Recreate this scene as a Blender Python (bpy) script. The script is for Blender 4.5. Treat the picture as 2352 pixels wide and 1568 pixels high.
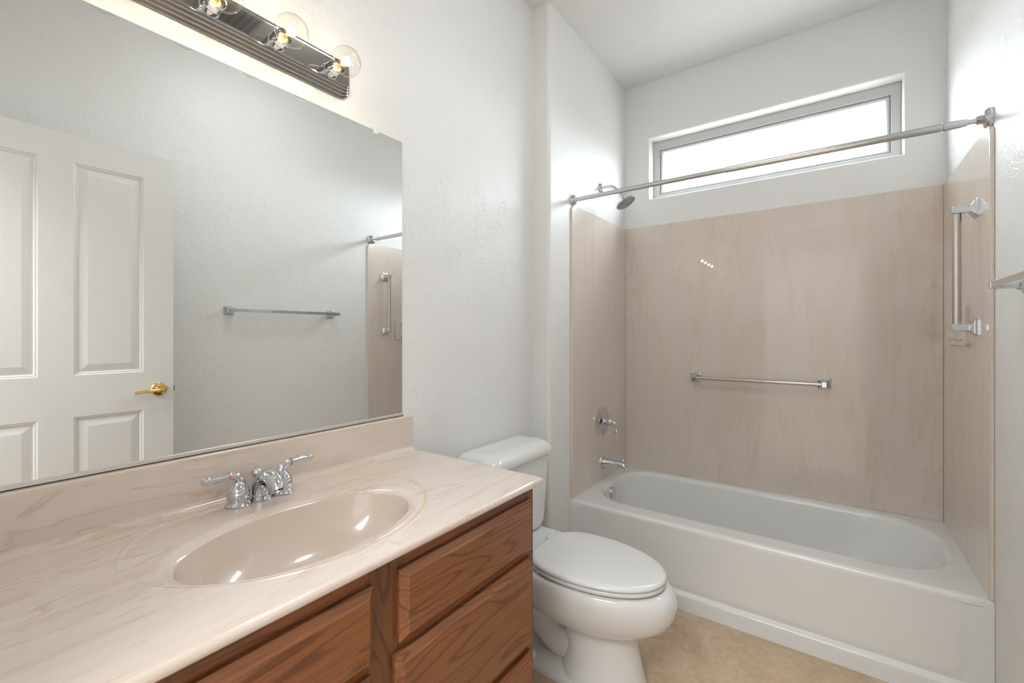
import bpy, bmesh, math, random
from math import sin, cos, pi, radians, sqrt, atan2
from mathutils import Vector, Matrix

S = bpy.context.scene
C = S.collection
for _o in list(bpy.data.objects):
    bpy.data.objects.remove(_o)

# ------------------------------------------------------------------ camera, world, light, exposure
XR, YB, CEIL = 1.637, 2.8627, 2.8414      # right wall, back wall, ceiling
XJ, YJ, YT = 0.0968, 1.9003, 2.1027       # alcove jog and tub front
cam = bpy.data.cameras.new('camera')
cam.sensor_width = 36.0
cam.lens = 36.0 * 1021.54 / 2352.0
cam.shift_y = -17.2 / 2352.0
cam.clip_start = 0.02
cam_o = bpy.data.objects.new('camera', cam)
C.objects.link(cam_o)
cam_o.location = (1.212, 0.0408, 1.2299)
cam_o.rotation_euler = (radians(90), 0, radians(35.764))
S.camera = cam_o

S.view_settings.view_transform = 'Standard'
S.view_settings.look = 'None'
S.view_settings.gamma = 1.0
S.view_settings.use_curve_mapping = False
S.view_settings.exposure = 0.32

SKY = 18.0
world = bpy.data.worlds.new('overcast_sky')
S.world = world
world.use_nodes = True
wn, wl = world.node_tree.nodes, world.node_tree.links
wn.clear()
w_out = wn.new('ShaderNodeOutputWorld')
w_bg = wn.new('ShaderNodeBackground')
w_tc = wn.new('ShaderNodeTexCoord')
w_sep = wn.new('ShaderNodeSeparateXYZ')
w_ramp = wn.new('ShaderNodeValToRGB')
w_ramp.color_ramp.elements[0].position = 0.47
w_ramp.color_ramp.elements[0].color = (0.22, 0.22, 0.215, 1)
w_ramp.color_ramp.elements[1].position = 0.53
w_ramp.color_ramp.elements[1].color = (0.88, 0.95, 1.0, 1)
w_mr = wn.new('ShaderNodeMapRange')
w_mr.inputs['From Min'].default_value = -1
w_mr.inputs['From Max'].default_value = 1
wl.new(w_tc.outputs['Generated'], w_sep.inputs[0])
wl.new(w_sep.outputs['Z'], w_mr.inputs['Value'])
wl.new(w_mr.outputs['Result'], w_ramp.inputs[0])
wl.new(w_ramp.outputs[0], w_bg.inputs['Color'])
w_bg.inputs['Strength'].default_value = SKY
wl.new(w_bg.outputs[0], w_out.inputs['Surface'])


def area_light(name, loc, rot, sx, sy, power, color=(1, 1, 1), portal=False):
    l = bpy.data.lights.new(name, 'AREA')
    l.shape = 'RECTANGLE'
    l.size, l.size_y = sx, sy
    l.energy = power
    l.color = color
    if portal:
        l.cycles.is_portal = True
    o = bpy.data.objects.new(name, l)
    o.location = loc
    o.rotation_euler = rot
    C.objects.link(o)
    return o


# sampling portal in the window opening, and an unseen fill light added in the hall behind the camera
area_light('window_portal', (0.878, 3.05, 2.28), (radians(-90), 0, 0), 1.26, 0.42, 1, portal=True)
area_light('hall_fill_light', (0.95, -1.15, 2.80), (0, 0, 0), 1.2, 1.2, 66, (0.92, 0.96, 1.0))
BULB_POWER = 0.38
DOME = 15.0  # strength of the fill dome added overhead

# ------------------------------------------------------------------ materials
def new_mat(name):
    m = bpy.data.materials.new(name)
    m.use_nodes = True
    nt = m.node_tree
    return m, nt, nt.nodes['Principled BSDF']


def pmat(name, col, rough=0.5, metal=0.0, coat=0.0, spec=0.5):
    m, nt, b = new_mat(name)
    b.inputs['Base Color'].default_value = (*col, 1)
    b.inputs['Roughness'].default_value = rough
    b.inputs['Metallic'].default_value = metal
    b.inputs['Specular IOR Level'].default_value = spec
    b.inputs['Coat Weight'].default_value = coat
    b.inputs['Coat Roughness'].default_value = 0.04
    return m


def nd(nt, typ, **kw):
    n = nt.nodes.new(typ)
    for k, v in kw.items():
        if k.startswith('i_'):
            n.inputs[k[2:].replace('_', ' ')].default_value = v
        else:
            setattr(n, k, v)
    return n


def coords(nt, scale=(1, 1, 1), loc=(0, 0, 0), rot=(0, 0, 0)):
    tc = nt.nodes.new('ShaderNodeTexCoord')
    mp = nt.nodes.new('ShaderNodeMapping')
    mp.inputs['Scale'].default_value = scale
    mp.inputs['Location'].default_value = loc
    mp.inputs['Rotation'].default_value = rot
    nt.links.new(tc.outputs['Object'], mp.inputs[0])
    return mp.outputs[0]


def noise(nt, vec, scale=1.0, detail=3.0, rough=0.5, dist=0.0):
    n = nt.nodes.new('ShaderNodeTexNoise')
    n.inputs['Scale'].default_value = scale
    n.inputs['Detail'].default_value = detail
    n.inputs['Roughness'].default_value = rough
    n.inputs['Distortion'].default_value = dist
    nt.links.new(vec, n.inputs['Vector'])
    return n.outputs['Fac']


def ramp(nt, fac, stops, interp='LINEAR'):
    r = nt.nodes.new('ShaderNodeValToRGB')
    r.color_ramp.interpolation = interp
    els = r.color_ramp.elements
    while len(els) < len(stops):
        els.new(0.5)
    for e, (p, c) in zip(els, stops):
        e.position = p
        e.color = (*c, 1) if len(c) == 3 else c
    nt.links.new(fac, r.inputs[0])
    return r.outputs[0]


def math_n(nt, op, a, b=None, c=None):
    n = nt.nodes.new('ShaderNodeMath')
    n.operation = op
    for i, v in enumerate((a, b, c)):
        if v is None:
            continue
        if isinstance(v, (int, float)):
            n.inputs[i].default_value = v
        else:
            nt.links.new(v, n.inputs[i])
    return n.outputs[0]


def mixc(nt, fac, a, b, blend='MIX'):
    n = nt.nodes.new('ShaderNodeMix')
    n.data_type = 'RGBA'
    n.blend_type = blend
    for idx, v in ((0, fac), (6, a), (7, b)):
        if isinstance(v, (int, float)):
            n.inputs[idx].default_value = v
        elif isinstance(v, tuple):
            n.inputs[idx].default_value = (*v, 1) if len(v) == 3 else v
        else:
            nt.links.new(v, n.inputs[idx])
    return n.outputs[2]


def bump(nt, height, strength, dist=0.002):
    n = nt.nodes.new('ShaderNodeBump')
    n.inputs['Strength'].default_value = strength
    n.inputs['Distance'].default_value = dist
    nt.links.new(height, n.inputs['Height'])
    return n.outputs[0]


def wall_mat(name, col, strength):
    """painted drywall with a hand-trowelled skip texture"""
    m, nt, b = new_mat(name)
    b.inputs['Base Color'].default_value = (*col, 1)
    b.inputs['Roughness'].default_value = 0.42
    b.inputs['Specular IOR Level'].default_value = 0.35
    v = coords(nt)
    warp = noise(nt, v, 9.0, 2.0)
    wv = nt.nodes.new('ShaderNodeVectorMath')
    wv.operation = 'MULTIPLY_ADD'
    n3 = nt.nodes.new('ShaderNodeTexNoise')
    n3.inputs['Scale'].default_value = 14.0
    nt.links.new(v, n3.inputs['Vector'])
    nt.links.new(n3.outputs['Color'], wv.inputs[0])
    wv.inputs[1].default_value = (0.10, 0.10, 0.10)
    nt.links.new(v, wv.inputs[2])
    vor = nt.nodes.new('ShaderNodeTexVoronoi')
    vor.feature = 'DISTANCE_TO_EDGE'
    vor.inputs['Scale'].default_value = 26.0
    nt.links.new(wv.outputs[0], vor.inputs['Vector'])
    edge = ramp(nt, vor.outputs['Distance'], [(0.0, (0, 0, 0)), (0.09, (1, 1, 1))])
    patch = ramp(nt, warp, [(0.42, (0, 0, 0)), (0.62, (1, 1, 1))])
    fine = noise(nt, v, 60.0, 3.0)
    h = math_n(nt, 'MULTIPLY', edge, patch)
    h2 = math_n(nt, 'MULTIPLY_ADD', fine, 0.55, h)
    h3 = math_n(nt, 'MULTIPLY_ADD', warp, 1.2, h2)
    nt.links.new(bump(nt, h3, strength, 0.0022), b.inputs['Normal'])
    return m


def marble_mat(name, stretch, seed, base, pale, tan, rough=0.10, lines=0.75, ring=None):
    """cultured marble: pale pinkish ground, warped tan streaks along one axis, clear gel coat"""
    m, nt, b = new_mat(name)
    v = coords(nt, stretch, seed)
    big = noise(nt, v, 1.0, 3.0, 0.55, 0.9)
    n3 = nt.nodes.new('ShaderNodeTexNoise')
    n3.inputs['Scale'].default_value = 0.9
    n3.inputs['Detail'].default_value = 2.0
    nt.links.new(v, n3.inputs['Vector'])
    wv = nt.nodes.new('ShaderNodeVectorMath')
    wv.operation = 'MULTIPLY_ADD'
    nt.links.new(n3.outputs['Color'], wv.inputs[0])
    wv.inputs[1].default_value = (1.6, 1.6, 1.6)
    nt.links.new(v, wv.inputs[2])
    st = noise(nt, wv.outputs[0], 2.2, 5.0, 0.6, 0.4)
    line = math_n(nt, 'SINE', math_n(nt, 'MULTIPLY', st, 34.0))
    line = ramp(nt, line, [(0.0, (0, 0, 0)), (0.75, (0.12, 0.12, 0.12)), (1.0, (1, 1, 1))])
    where = ramp(nt, big, [(0.40, (0, 0, 0)), (0.66, (1, 1, 1))])
    f = math_n(nt, 'MULTIPLY', line, where)
    g = ramp(nt, st, [(0.35, base), (0.65, pale)])
    col = mixc(nt, math_n(nt, 'MULTIPLY', f, lines), g, tan)
    blot = ramp(nt, noise(nt, v, 1.4, 4.0, 0.6, 1.2), [(0.50, (0, 0, 0)), (0.80, (1, 1, 1))])
    col = mixc(nt, math_n(nt, 'MULTIPLY', blot, 0.45), col, tan)
    if ring is not None:
        ox, oy, oa, ob = ring
        sep = nt.nodes.new('ShaderNodeSeparateXYZ')
        nt.links.new(coords(nt), sep.inputs[0])
        ex = math_n(nt, 'POWER', math_n(nt, 'ABSOLUTE', math_n(nt, 'DIVIDE', math_n(nt, 'SUBTRACT', sep.outputs['X'], ox), oa)), 2.0)
        ey = math_n(nt, 'POWER', math_n(nt, 'ABSOLUTE', math_n(nt, 'DIVIDE', math_n(nt, 'SUBTRACT', sep.outputs['Y'], oy), ob)), 2.0)
        f = math_n(nt, 'SQRT', math_n(nt, 'ADD', ex, ey))
        band = ramp(nt, math_n(nt, 'ABSOLUTE', math_n(nt, 'SUBTRACT', f, 0.992)), [(0.008, (1, 1, 1)), (0.026, (0, 0, 0))])
        far = ramp(nt, sep.outputs['Y'], [(0.58, (0, 0, 0)), (0.74, (1, 1, 1))])
        wob = ramp(nt, noise(nt, coords(nt), 14.0, 3.0), [(0.35, (0.35, 0.35, 0.35)), (0.6, (1, 1, 1))])
        k = math_n(nt, 'MULTIPLY', math_n(nt, 'MULTIPLY', band, far), wob)
        k = math_n(nt, 'MULTIPLY', k, math_n(nt, 'LESS_THAN', sep.outputs['Z'], 0.8285))
        col = mixc(nt, math_n(nt, 'MULTIPLY', k, 0.75), col, (0.74, 0.53, 0.25))
    nt.links.new(col, b.inputs['Base Color'])
    b.inputs['Roughness'].default_value = 0.25
    b.inputs['Coat Weight'].default_value = 0.8
    b.inputs['Coat Roughness'].default_value = 0.012
    return m


def oak_mat(name, along, seed=(0, 0, 0), gain=1.0):
    """stained oak; along = axis of the grain"""
    m, nt, b = new_mat(name)
    lo, hi = 1.5, 13.0
    sc = [hi, hi, hi]
    sc['xyz'.index(along)] = lo
    v = coords(nt, tuple(sc), seed)
    n = noise(nt, v, 1.0, 1.5, 0.4, 0.25)
    rings = math_n(nt, 'SINE', math_n(nt, 'MULTIPLY', n, 70.0))
    rings = ramp(nt, rings, [(0.0, (0, 0, 0)), (0.70, (0.12, 0.12, 0.12)), (0.98, (1, 1, 1))])
    sp = [150.0, 150.0, 150.0]
    sp['xyz'.index(along)] = 5.0
    pores = noise(nt, coords(nt, tuple(sp), seed), 1.0, 2.0, 0.6)
    pores = ramp(nt, pores, [(0.44, (0, 0, 0)), (0.66, (1, 1, 1))])
    brd = noise(nt, v, 0.45, 2.0)
    c1 = ramp(nt, brd, [(0.3, (0.225 * gain, 0.076 * gain, 0.025 * gain)), (0.7, (0.31 * gain, 0.108 * gain, 0.037 * gain))])
    dark = (0.085 * gain, 0.026 * gain, 0.011 * gain)
    c2 = mixc(nt, math_n(nt, 'MULTIPLY', rings, 0.62), c1, dark)
    c3 = mixc(nt, math_n(nt, 'MULTIPLY', pores, 0.38), c2, dark)
    nt.links.new(c3, b.inputs['Base Color'])
    b.inputs['Roughness'].default_value = 0.33
    b.inputs['Coat Weight'].default_value = 0.25
    b.inputs['Coat Roughness'].default_value = 0.18
    nt.links.new(bump(nt, pores, 0.12, 0.001), b.inputs['Normal'])
    return m


def floor_mat():
    m, nt, b = new_mat('tan_floor_tile')
    v = coords(nt)
    a = noise(nt, v, 7.0, 6.0, 0.65, 0.6)
    g = ramp(nt, a, [(0.30, (0.56, 0.40, 0.26)), (0.52, (0.68, 0.51, 0.345)), (0.74, (0.78, 0.61, 0.44))])
    f = ramp(nt, noise(nt, v, 42.0, 5.0, 0.7), [(0.35, (0.72, 0.70, 0.68)), (0.65, (1, 1, 1))])
    c = mixc(nt, 0.6, g, f, 'MULTIPLY')
    sep = nt.nodes.new('ShaderNodeSeparateXYZ')
    nt.links.new(v, sep.inputs[0])
    def line(sock, off, pitch, w):
        t = math_n(nt, 'DIVIDE', math_n(nt, 'SUBTRACT', sock, off), pitch)
        t = math_n(nt, 'ABSOLUTE', math_n(nt, 'SUBTRACT', t, math_n(nt, 'ROUND', t)))
        return math_n(nt, 'LESS_THAN', t, w / pitch)
    l = math_n(nt, 'MAXIMUM', line(sep.outputs['X'], 0.932, 0.457, 0.0016), line(sep.outputs['Y'], 1.692, 0.457, 0.0016))
    c = mixc(nt, math_n(nt, 'MULTIPLY', l, 0.55), c, (0.56, 0.43, 0.31))
    nt.links.new(c, b.inputs['Base Color'])
    b.inputs['Roughness'].default_value = 0.42
    nt.links.new(bump(nt, l, -0.3, 0.001), b.inputs['Normal'])
    return m


def door_mat():
    m, nt, b = new_mat('white_moulded_door_paint')
    b.inputs['Base Color'].default_value = (0.80, 0.80, 0.785, 1)
    b.inputs['Roughness'].default_value = 0.38
    p = noise(nt, coords(nt, (160, 160, 6)), 1.0, 2.0, 0.6, 0.5)
    nt.links.new(bump(nt, p, 0.22, 0.0012), b.inputs['Normal'])
    return m


def thin_glass(name, tint=(1, 1, 1), ior=1.45, refl=1.0):
    m = bpy.data.materials.new(name)
    m.use_nodes = True
    nt = m.node_tree
    nt.nodes.clear()
    out = nt.nodes.new('ShaderNodeOutputMaterial')
    tr = nt.nodes.new('ShaderNodeBsdfTransparent')
    tr.inputs[0].default_value = (*tint, 1)
    gl = nt.nodes.new('ShaderNodeBsdfGlossy')
    gl.inputs['Roughness'].default_value = 0.02
    lw = nt.nodes.new('ShaderNodeLayerWeight')
    lw.inputs[0].default_value = 0.5
    f5 = math_n(nt, 'POWER', lw.outputs['Facing'], 4.0)
    fr = math_n(nt, 'MULTIPLY_ADD', f5, 0.7, 0.055)
    mx = nt.nodes.new('ShaderNodeMixShader')
    nt.links.new(math_n(nt, 'MULTIPLY', fr, refl), mx.inputs[0])
    nt.links.new(tr.outputs[0], mx.inputs[1])
    nt.links.new(gl.outputs[0], mx.inputs[2])
    nt.links.new(mx.outputs[0], out.inputs[0])
    return m


def emit_mat(name, col, strength):
    m, nt, b = new_mat(name)
    b.inputs['Base Color'].default_value = (*col, 1)
    b.inputs['Emission Color'].default_value = (*col, 1)
    b.inputs['Emission Strength'].default_value = strength
    return m


M = {}
M['wall'] = wall_mat('white_wall_paint', (0.87, 0.87, 0.86), 0.40)
M['alcove'] = wall_mat('white_alcove_paint', (0.87, 0.87, 0.86), 0.16)
M['ceiling'] = wall_mat('white_ceiling_paint', (0.86, 0.86, 0.845), 0.08)
M['floor'] = floor_mat()
M['porcelain'] = pmat('white_porcelain', (0.80, 0.80, 0.785), 0.16, coat=0.5)
M['tub'] = pmat('white_tub_enamel', (0.86, 0.865, 0.85), 0.20, coat=0.4)
M['seat'] = pmat('white_seat_plastic', (0.82, 0.82, 0.805), 0.22, coat=0.3)
M['counter'] = marble_mat('cultured_marble_counter', (5.5, 1.15, 4.0), (3.1, 0.7, 1.3), (0.735, 0.62, 0.53), (0.79, 0.695, 0.625), (0.60, 0.45, 0.33), ring=(0.247, 0.567, 0.252, 0.304))
M['bowl'] = pmat('cream_bowl_gelcoat', (0.69, 0.575, 0.485), 0.22, coat=0.8)
M['surround'] = marble_mat('cultured_marble_surround', (4.2, 4.2, 0.75), (7.2, 2.1, 0.4), (0.765, 0.665, 0.575), (0.775, 0.695, 0.645), (0.68, 0.555, 0.44), lines=0.55)
M['oak_y'] = oak_mat('stained_oak_drawer', 'y')
M['oak_y2'] = oak_mat('stained_oak_wide_drawer', 'y', (4.2, 1.7, 2.9))
M['oak_y3'] = oak_mat('stained_oak_false_front', 'y', (9.2, 5.1, 7.4))
M['oak_z'] = oak_mat('stained_oak_frame', 'z', (1.3, 2.2, 0.4), 0.72)
M['chrome'] = pmat('polished_chrome', (0.64, 0.655, 0.68), 0.06, 1.0)
M['steel'] = pmat('brushed_bar_steel', (0.57, 0.535, 0.49), 0.22, 1.0)
M['chrome_satin'] = pmat('satin_rod_chrome', (0.66, 0.67, 0.68), 0.22, 1.0)
M['darkchrome'] = pmat('smoked_chrome', (0.33, 0.31, 0.30), 0.07, 1.0)
M['brass'] = pmat('polished_brass', (0.80, 0.58, 0.22), 0.14, 1.0)
M['mirror'] = pmat('silvered_glass', (0.90, 0.915, 0.905), 0.0, 1.0)
M['channel'] = pmat('mirror_channel_metal', (0.74, 0.69, 0.66), 0.32, 0.65)
M['vinyl'] = pmat('window_vinyl', (0.60, 0.60, 0.595), 0.4)
M['pane'] = thin_glass('window_glass', (0.97, 0.98, 0.98))
M['globe'] = thin_glass('clear_globe_glass', (0.985, 0.975, 0.955), 1.5, 1.3)
M['clip'] = pmat('frosted_plastic_clip', (0.88, 0.88, 0.88), 0.12, coat=0.6)
M['filament'] = emit_mat('glowing_filament', (1.0, 0.80, 0.52), 55.0)
M['dome'] = emit_mat('fill_light_dome', (0.95, 0.975, 1.0), DOME)  # glow of the added overhead fill
M['ceramic'] = pmat('amber_glass_stem', (0.52, 0.36, 0.22), 0.2)
M['door'] = door_mat()
M['rubber'] = pmat('grey_seal', (0.30, 0.30, 0.30), 0.6)
M['white'] = pmat('white_plastic', (0.80, 0.80, 0.79), 0.35)
M['red'] = pmat('red_hot_ring', (0.55, 0.05, 0.05), 0.35)
M['blue'] = pmat('blue_cold_ring', (0.05, 0.08, 0.25), 0.35)
M['slot'] = pmat('vent_dark_inside', (0.05, 0.05, 0.05), 0.8)


# ------------------------------------------------------------------ geometry helpers
def nb():
    return bmesh.new()


def obj(name, bm, mat, parent=None, smooth=True, angle=38, subsurf=0):
    bmesh.ops.remove_doubles(bm, verts=bm.verts, dist=1e-6)
    bmesh.ops.recalc_face_normals(bm, faces=bm.faces)
    me = bpy.data.meshes.new(name)
    bm.to_mesh(me)
    bm.free()
    me.materials.append(M[mat] if isinstance(mat, str) else mat)
    if smooth:
        me.polygons.foreach_set('use_smooth', [True] * len(me.polygons))
        me.set_sharp_from_angle(angle=radians(angle))
    o = bpy.data.objects.new(name, me)
    C.objects.link(o)
    if parent is not None:
        o.parent = parent
    if smooth:
        md = o.modifiers.new('weighted_normals', 'WEIGHTED_NORMAL')
        md.mode = 'FACE_AREA'
        md.weight = 50
        md.keep_sharp = True
    if subsurf:
        md = o.modifiers.new('subdivision', 'SUBSURF')
        md.levels = md.render_levels = subsurf
    return o


def tag(o, label, cat, group=None, kind=None):
    o['label'] = label
    o['category'] = cat
    if group:
        o['group'] = group
    if kind:
        o['kind'] = kind
    return o


def thing(name, label, cat, group=None, loc=(0, 0, 0)):
    o = bpy.data.objects.new(name, None)
    o.empty_display_size = 0.05
    o.location = loc
    C.objects.link(o)
    return tag(o, label, cat, group)


def struct(name, bm, mat, parent=None, **kw):
    o = obj(name, bm, mat, parent, **kw)
    if parent is None:
        o['kind'] = 'structure'
    return o


def box(bm, x0, x1, y0, y1, z0, z1, bev=0.0, seg=2):
    t = bmesh.new()
    v = [t.verts.new((x, y, z)) for x in (x0, x1) for y in (y0, y1) for z in (z0, z1)]
    for f in ((0, 1, 3, 2), (4, 6, 7, 5), (0, 4, 5, 1), (2, 3, 7, 6), (0, 2, 6, 4), (1, 5, 7, 3)):
        t.faces.new([v[i] for i in f])
    if bev > 0:
        bmesh.ops.bevel(t, geom=list(t.edges), offset=bev, segments=seg, profile=0.5, affect='EDGES')
    merge(bm, t)


def merge(bm, t, mat=None):
    if mat is not None:
        bmesh.ops.transform(t, matrix=mat, verts=t.verts)
    me = bpy.data.meshes.new('tmp')
    t.to_mesh(me)
    t.free()
    bm.from_mesh(me)
    bpy.data.meshes.remove(me)


def loft(bm, loops, cap0=True, cap1=True, close=False):
    """skin a list of closed loops with equal numbers of points"""
    vs = [[bm.verts.new(p) for p in lp] for lp in loops]
    n = len(loops[0])
    m = len(vs)
    for i in range(m if close else m - 1):
        a, b = vs[i], vs[(i + 1) % m]
        for k in range(n):
            try:
                bm.faces.new((a[k], a[(k + 1) % n], b[(k + 1) % n], b[k]))
            except ValueError:
                pass
    if not close:
        if cap0:
            bm.faces.new(list(reversed(vs[0])))
        if cap1:
            bm.faces.new(vs[-1])


def frame_to(d):
    d = Vector(d).normalized()
    up = Vector((0, 0, 1)) if abs(d.z) < 0.95 else Vector((1, 0, 0))
    a = d.cross(up).normalized()
    b = a.cross(d).normalized()
    return a, b


def lathe(bm, prof, origin, axis=(0, 0, 1), n=32, cap0=True, cap1=True):
    """prof: (radius, distance along axis)"""
    a, b = frame_to(axis)
    d = Vector(axis).normalized()
    o = Vector(origin)
    loops = []
    for r, h in prof:
        r = max(r, 1e-4)
        loops.append([o + d * h + a * (r * cos(2 * pi * k / n)) + b * (r * sin(2 * pi * k / n)) for k in range(n)])
    loft(bm, loops, cap0, cap1)


def tube(bm, pts, rad, n=14, caps=True, flat=None):
    """tube along a polyline; rad is a number or a list; flat squeezes the second axis"""
    pts = [Vector(p) for p in pts]
    m = len(pts)
    rs = [rad] * m if isinstance(rad, (int, float)) else list(rad)
    prev = None
    loops = []
    for i in range(m):
        d = (pts[min(i + 1, m - 1)] - pts[max(i - 1, 0)]).normalized()
        if prev is None:
            a, b = frame_to(d)
        else:
            a = (prev - d * prev.dot(d)).normalized()
            b = a.cross(d).normalized()
        prev = a
        fl = 1.0 if flat is None else flat[i]
        loops.append([pts[i] + a * (rs[i] * cos(2 * pi * k / n)) + b * (rs[i] * fl * sin(2 * pi * k / n)) for k in range(n)])
    loft(bm, loops, caps, caps)


def spline(pts, n=8):
    """Catmull-Rom through points (tuples of any length)"""
    out = []
    P = [pts[0]] + list(pts) + [pts[-1]]
    for i in range(1, len(P) - 2):
        for k in range(n):
            t = k / n
            out.append(tuple(0.5 * (2 * p1 + (p2 - p0) * t + (2 * p0 - 5 * p1 + 4 * p2 - p3) * t * t + (3 * p1 - p0 - 3 * p2 + p3) * t ** 3)
                             for p0, p1, p2, p3 in zip(P[i - 1], P[i], P[i + 1], P[i + 2])))
    out.append(tuple(pts[-1]))
    return out


def rrect(w, h, r, n=6):
    """rounded rectangle outline about the origin, counter-clockwise"""
    r = min(r, w / 2 - 1e-5, h / 2 - 1e-5)
    pts = []
    for cx, cy, a0 in ((w / 2 - r, h / 2 - r, 0), (-w / 2 + r, h / 2 - r, 90), (-w / 2 + r, -h / 2 + r, 180), (w / 2 - r, -h / 2 + r, 270)):
        for k in range(n + 1):
            t = radians(a0 + 90 * k / n)
            pts.append((cx + r * cos(t), cy + r * sin(t)))
    return pts


# ------------------------------------------------------------------ room shell
T = 0.12
Y0 = -0.11            # hall face of the front wall
bm = nb(); box(bm, -0.7, 2.3, -2.9, YB + 0.15, -0.12, 0.0)
struct('floor', bm, 'floor', smooth=False)
bm = nb(); box(bm, -0.7, 2.3, -2.9, YB + 0.15, CEIL, CEIL + 0.12)
struct('ceiling', bm, 'ceiling', smooth=False)
bm = nb(); box(bm, -T, 0.0, Y0, YB + 0.15, 0.0, CEIL)
struct('wall_left', bm, 'wall', smooth=False)
bm = nb(); box(bm, XR, XR + T, Y0, YB + 0.15, 0.0, CEIL)
struct('wall_right', bm, 'wall', smooth=False)

# the wet wall that narrows the room to the tub alcove, with a bullnosed corner
bm = nb()
R = 0.018
prof = [(-0.02, YJ), (XJ - R, YJ)] + [(XJ - R + R * sin(radians(t)), YJ + R - R * cos(radians(t))) for t in range(10, 91, 10)] + [(XJ, YB + 0.1), (-0.02, YB + 0.1)]
loft(bm, [[(x, y, 0.0) for x, y in prof], [(x, y, CEIL) for x, y in prof]])
struct('wall_alcove', bm, 'alcove', angle=50)

# back wall with the high window opening; bullnosed edges
WX0, WX1, WZ0, WZ1 = 0.262, 1.489, 2.094, 2.478
bm = nb()
R = 0.014
def rect_y(x0, x1, z0, z1, y):
    return [(x0, y, z0), (x1, y, z0), (x1, y, z1), (x0, y, z1)]
loops = [rect_y(-T, XR + T, 0.0, CEIL, YB + 0.15), rect_y(-T, XR + T, 0.0, CEIL, YB)]
for t in range(0, 91, 15):
    e = R * (1 - sin(radians(t)))
    loops.append(rect_y(WX0 - e, WX1 + e, WZ0 - e, WZ1 + e, YB + R * (1 - cos(radians(t)))))
loops.append(rect_y(WX0, WX1, WZ0, WZ1, YB + 0.15))
loft(bm, loops, close=True)
struct('wall_back', bm, 'alcove', angle=40)

# front wall with the doorway the photograph is taken from
DX0, DX1, DZ = 0.60, 1.48, 2.10
bm = nb()
box(bm, -T, DX0, Y0, 0.0, 0.0, CEIL)
box(bm, DX1, XR + T, Y0, 0.0, 0.0, CEIL)
box(bm, DX0, DX1, Y0, 0.0, DZ, CEIL)
struct('wall_front', bm, 'wall', smooth=False)

# hall beyond the doorway
for nm, a in (('wall_hall_left', (-0.7, -0.58, -2.9, Y0)), ('wall_hall_right', (2.18, 2.3, -2.9, Y0)), ('wall_hall_end', (-0.7, 2.3, -3.0, -2.88))):
    bm = nb(); box(bm, a[0], a[1], a[2], a[3], 0.0, CEIL)
    struct(nm, bm, 'wall', smooth=False)
bm = nb(); box(bm, -0.7, -T, Y0, 0.0, 0.0, CEIL); struct('wall_hall_front_left', bm, 'wall', smooth=False)
bm = nb(); box(bm, XR + T, 2.3, Y0, 0.0, 0.0, CEIL); struct('wall_hall_front_right', bm, 'wall', smooth=False)

# ------------------------------------------------------------------ window
FY = YB + 0.082
win = bpy.data.objects.new('window_1', None); C.objects.link(win); win['kind'] = 'structure'
win['label'] = 'wide low vinyl window set high over the tub'
def frame_y(bm, ox0, ox1, oz0, oz1, w, y0, y1, bev=0.0):
    """picture-frame ring; w = (left, right, bottom, top)"""
    a = (ox0, ox1, oz0, oz1)
    b = (ox0 + w[0], ox1 - w[1], oz0 + w[2], oz1 - w[3])
    def rr(q, y, e=0):
        return rect_y(q[0] - e, q[1] + e, q[2] - e, q[3] + e, y)
    loft(bm, [rr(a, y1), rr(a, y0 + bev), rr((a[0] + bev, a[1] - bev, a[2] + bev, a[3] - bev), y0), rr(b, y0, bev), rr(b, y0 + bev), rr(b, y1)], close=True)
bm = nb(); frame_y(bm, WX0, WX1, WZ0, WZ1, (0.040, 0.040, 0.040, 0.054), FY, FY + 0.066, 0.003)
struct('window_frame', bm, 'vinyl', win)
bm = nb(); frame_y(bm, WX0 + 0.040, WX1 - 0.040, WZ0 + 0.040, WZ1 - 0.054, (0.019, 0.019, 0.018, 0.018), FY + 0.008, FY + 0.060, 0.006)
struct('glazing_bead', bm, 'vinyl', win)
bm = nb(); box(bm, WX0 + 0.05, WX1 - 0.05, FY + 0.034, FY + 0.038, WZ0 + 0.05, WZ1 - 0.06)
struct('window_pane', bm, 'pane', win, smooth=False)

# ------------------------------------------------------------------ open door, seen in the mirror
DF, DT, DY0, DY1, DH = 1.440, 0.035, 0.030, 0.845, 2.083
door = bpy.data.objects.new('door_1', None); C.objects.link(door); door['kind'] = 'structure'
door['label'] = 'white six panel door standing open, seen in the mirror'
panels = []
ys = [(0.142, 0.3838), (0.4901, 0.7284)]
zs = [(1.052, 1.965), (0.262, 0.873)]
bm = nb()
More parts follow.
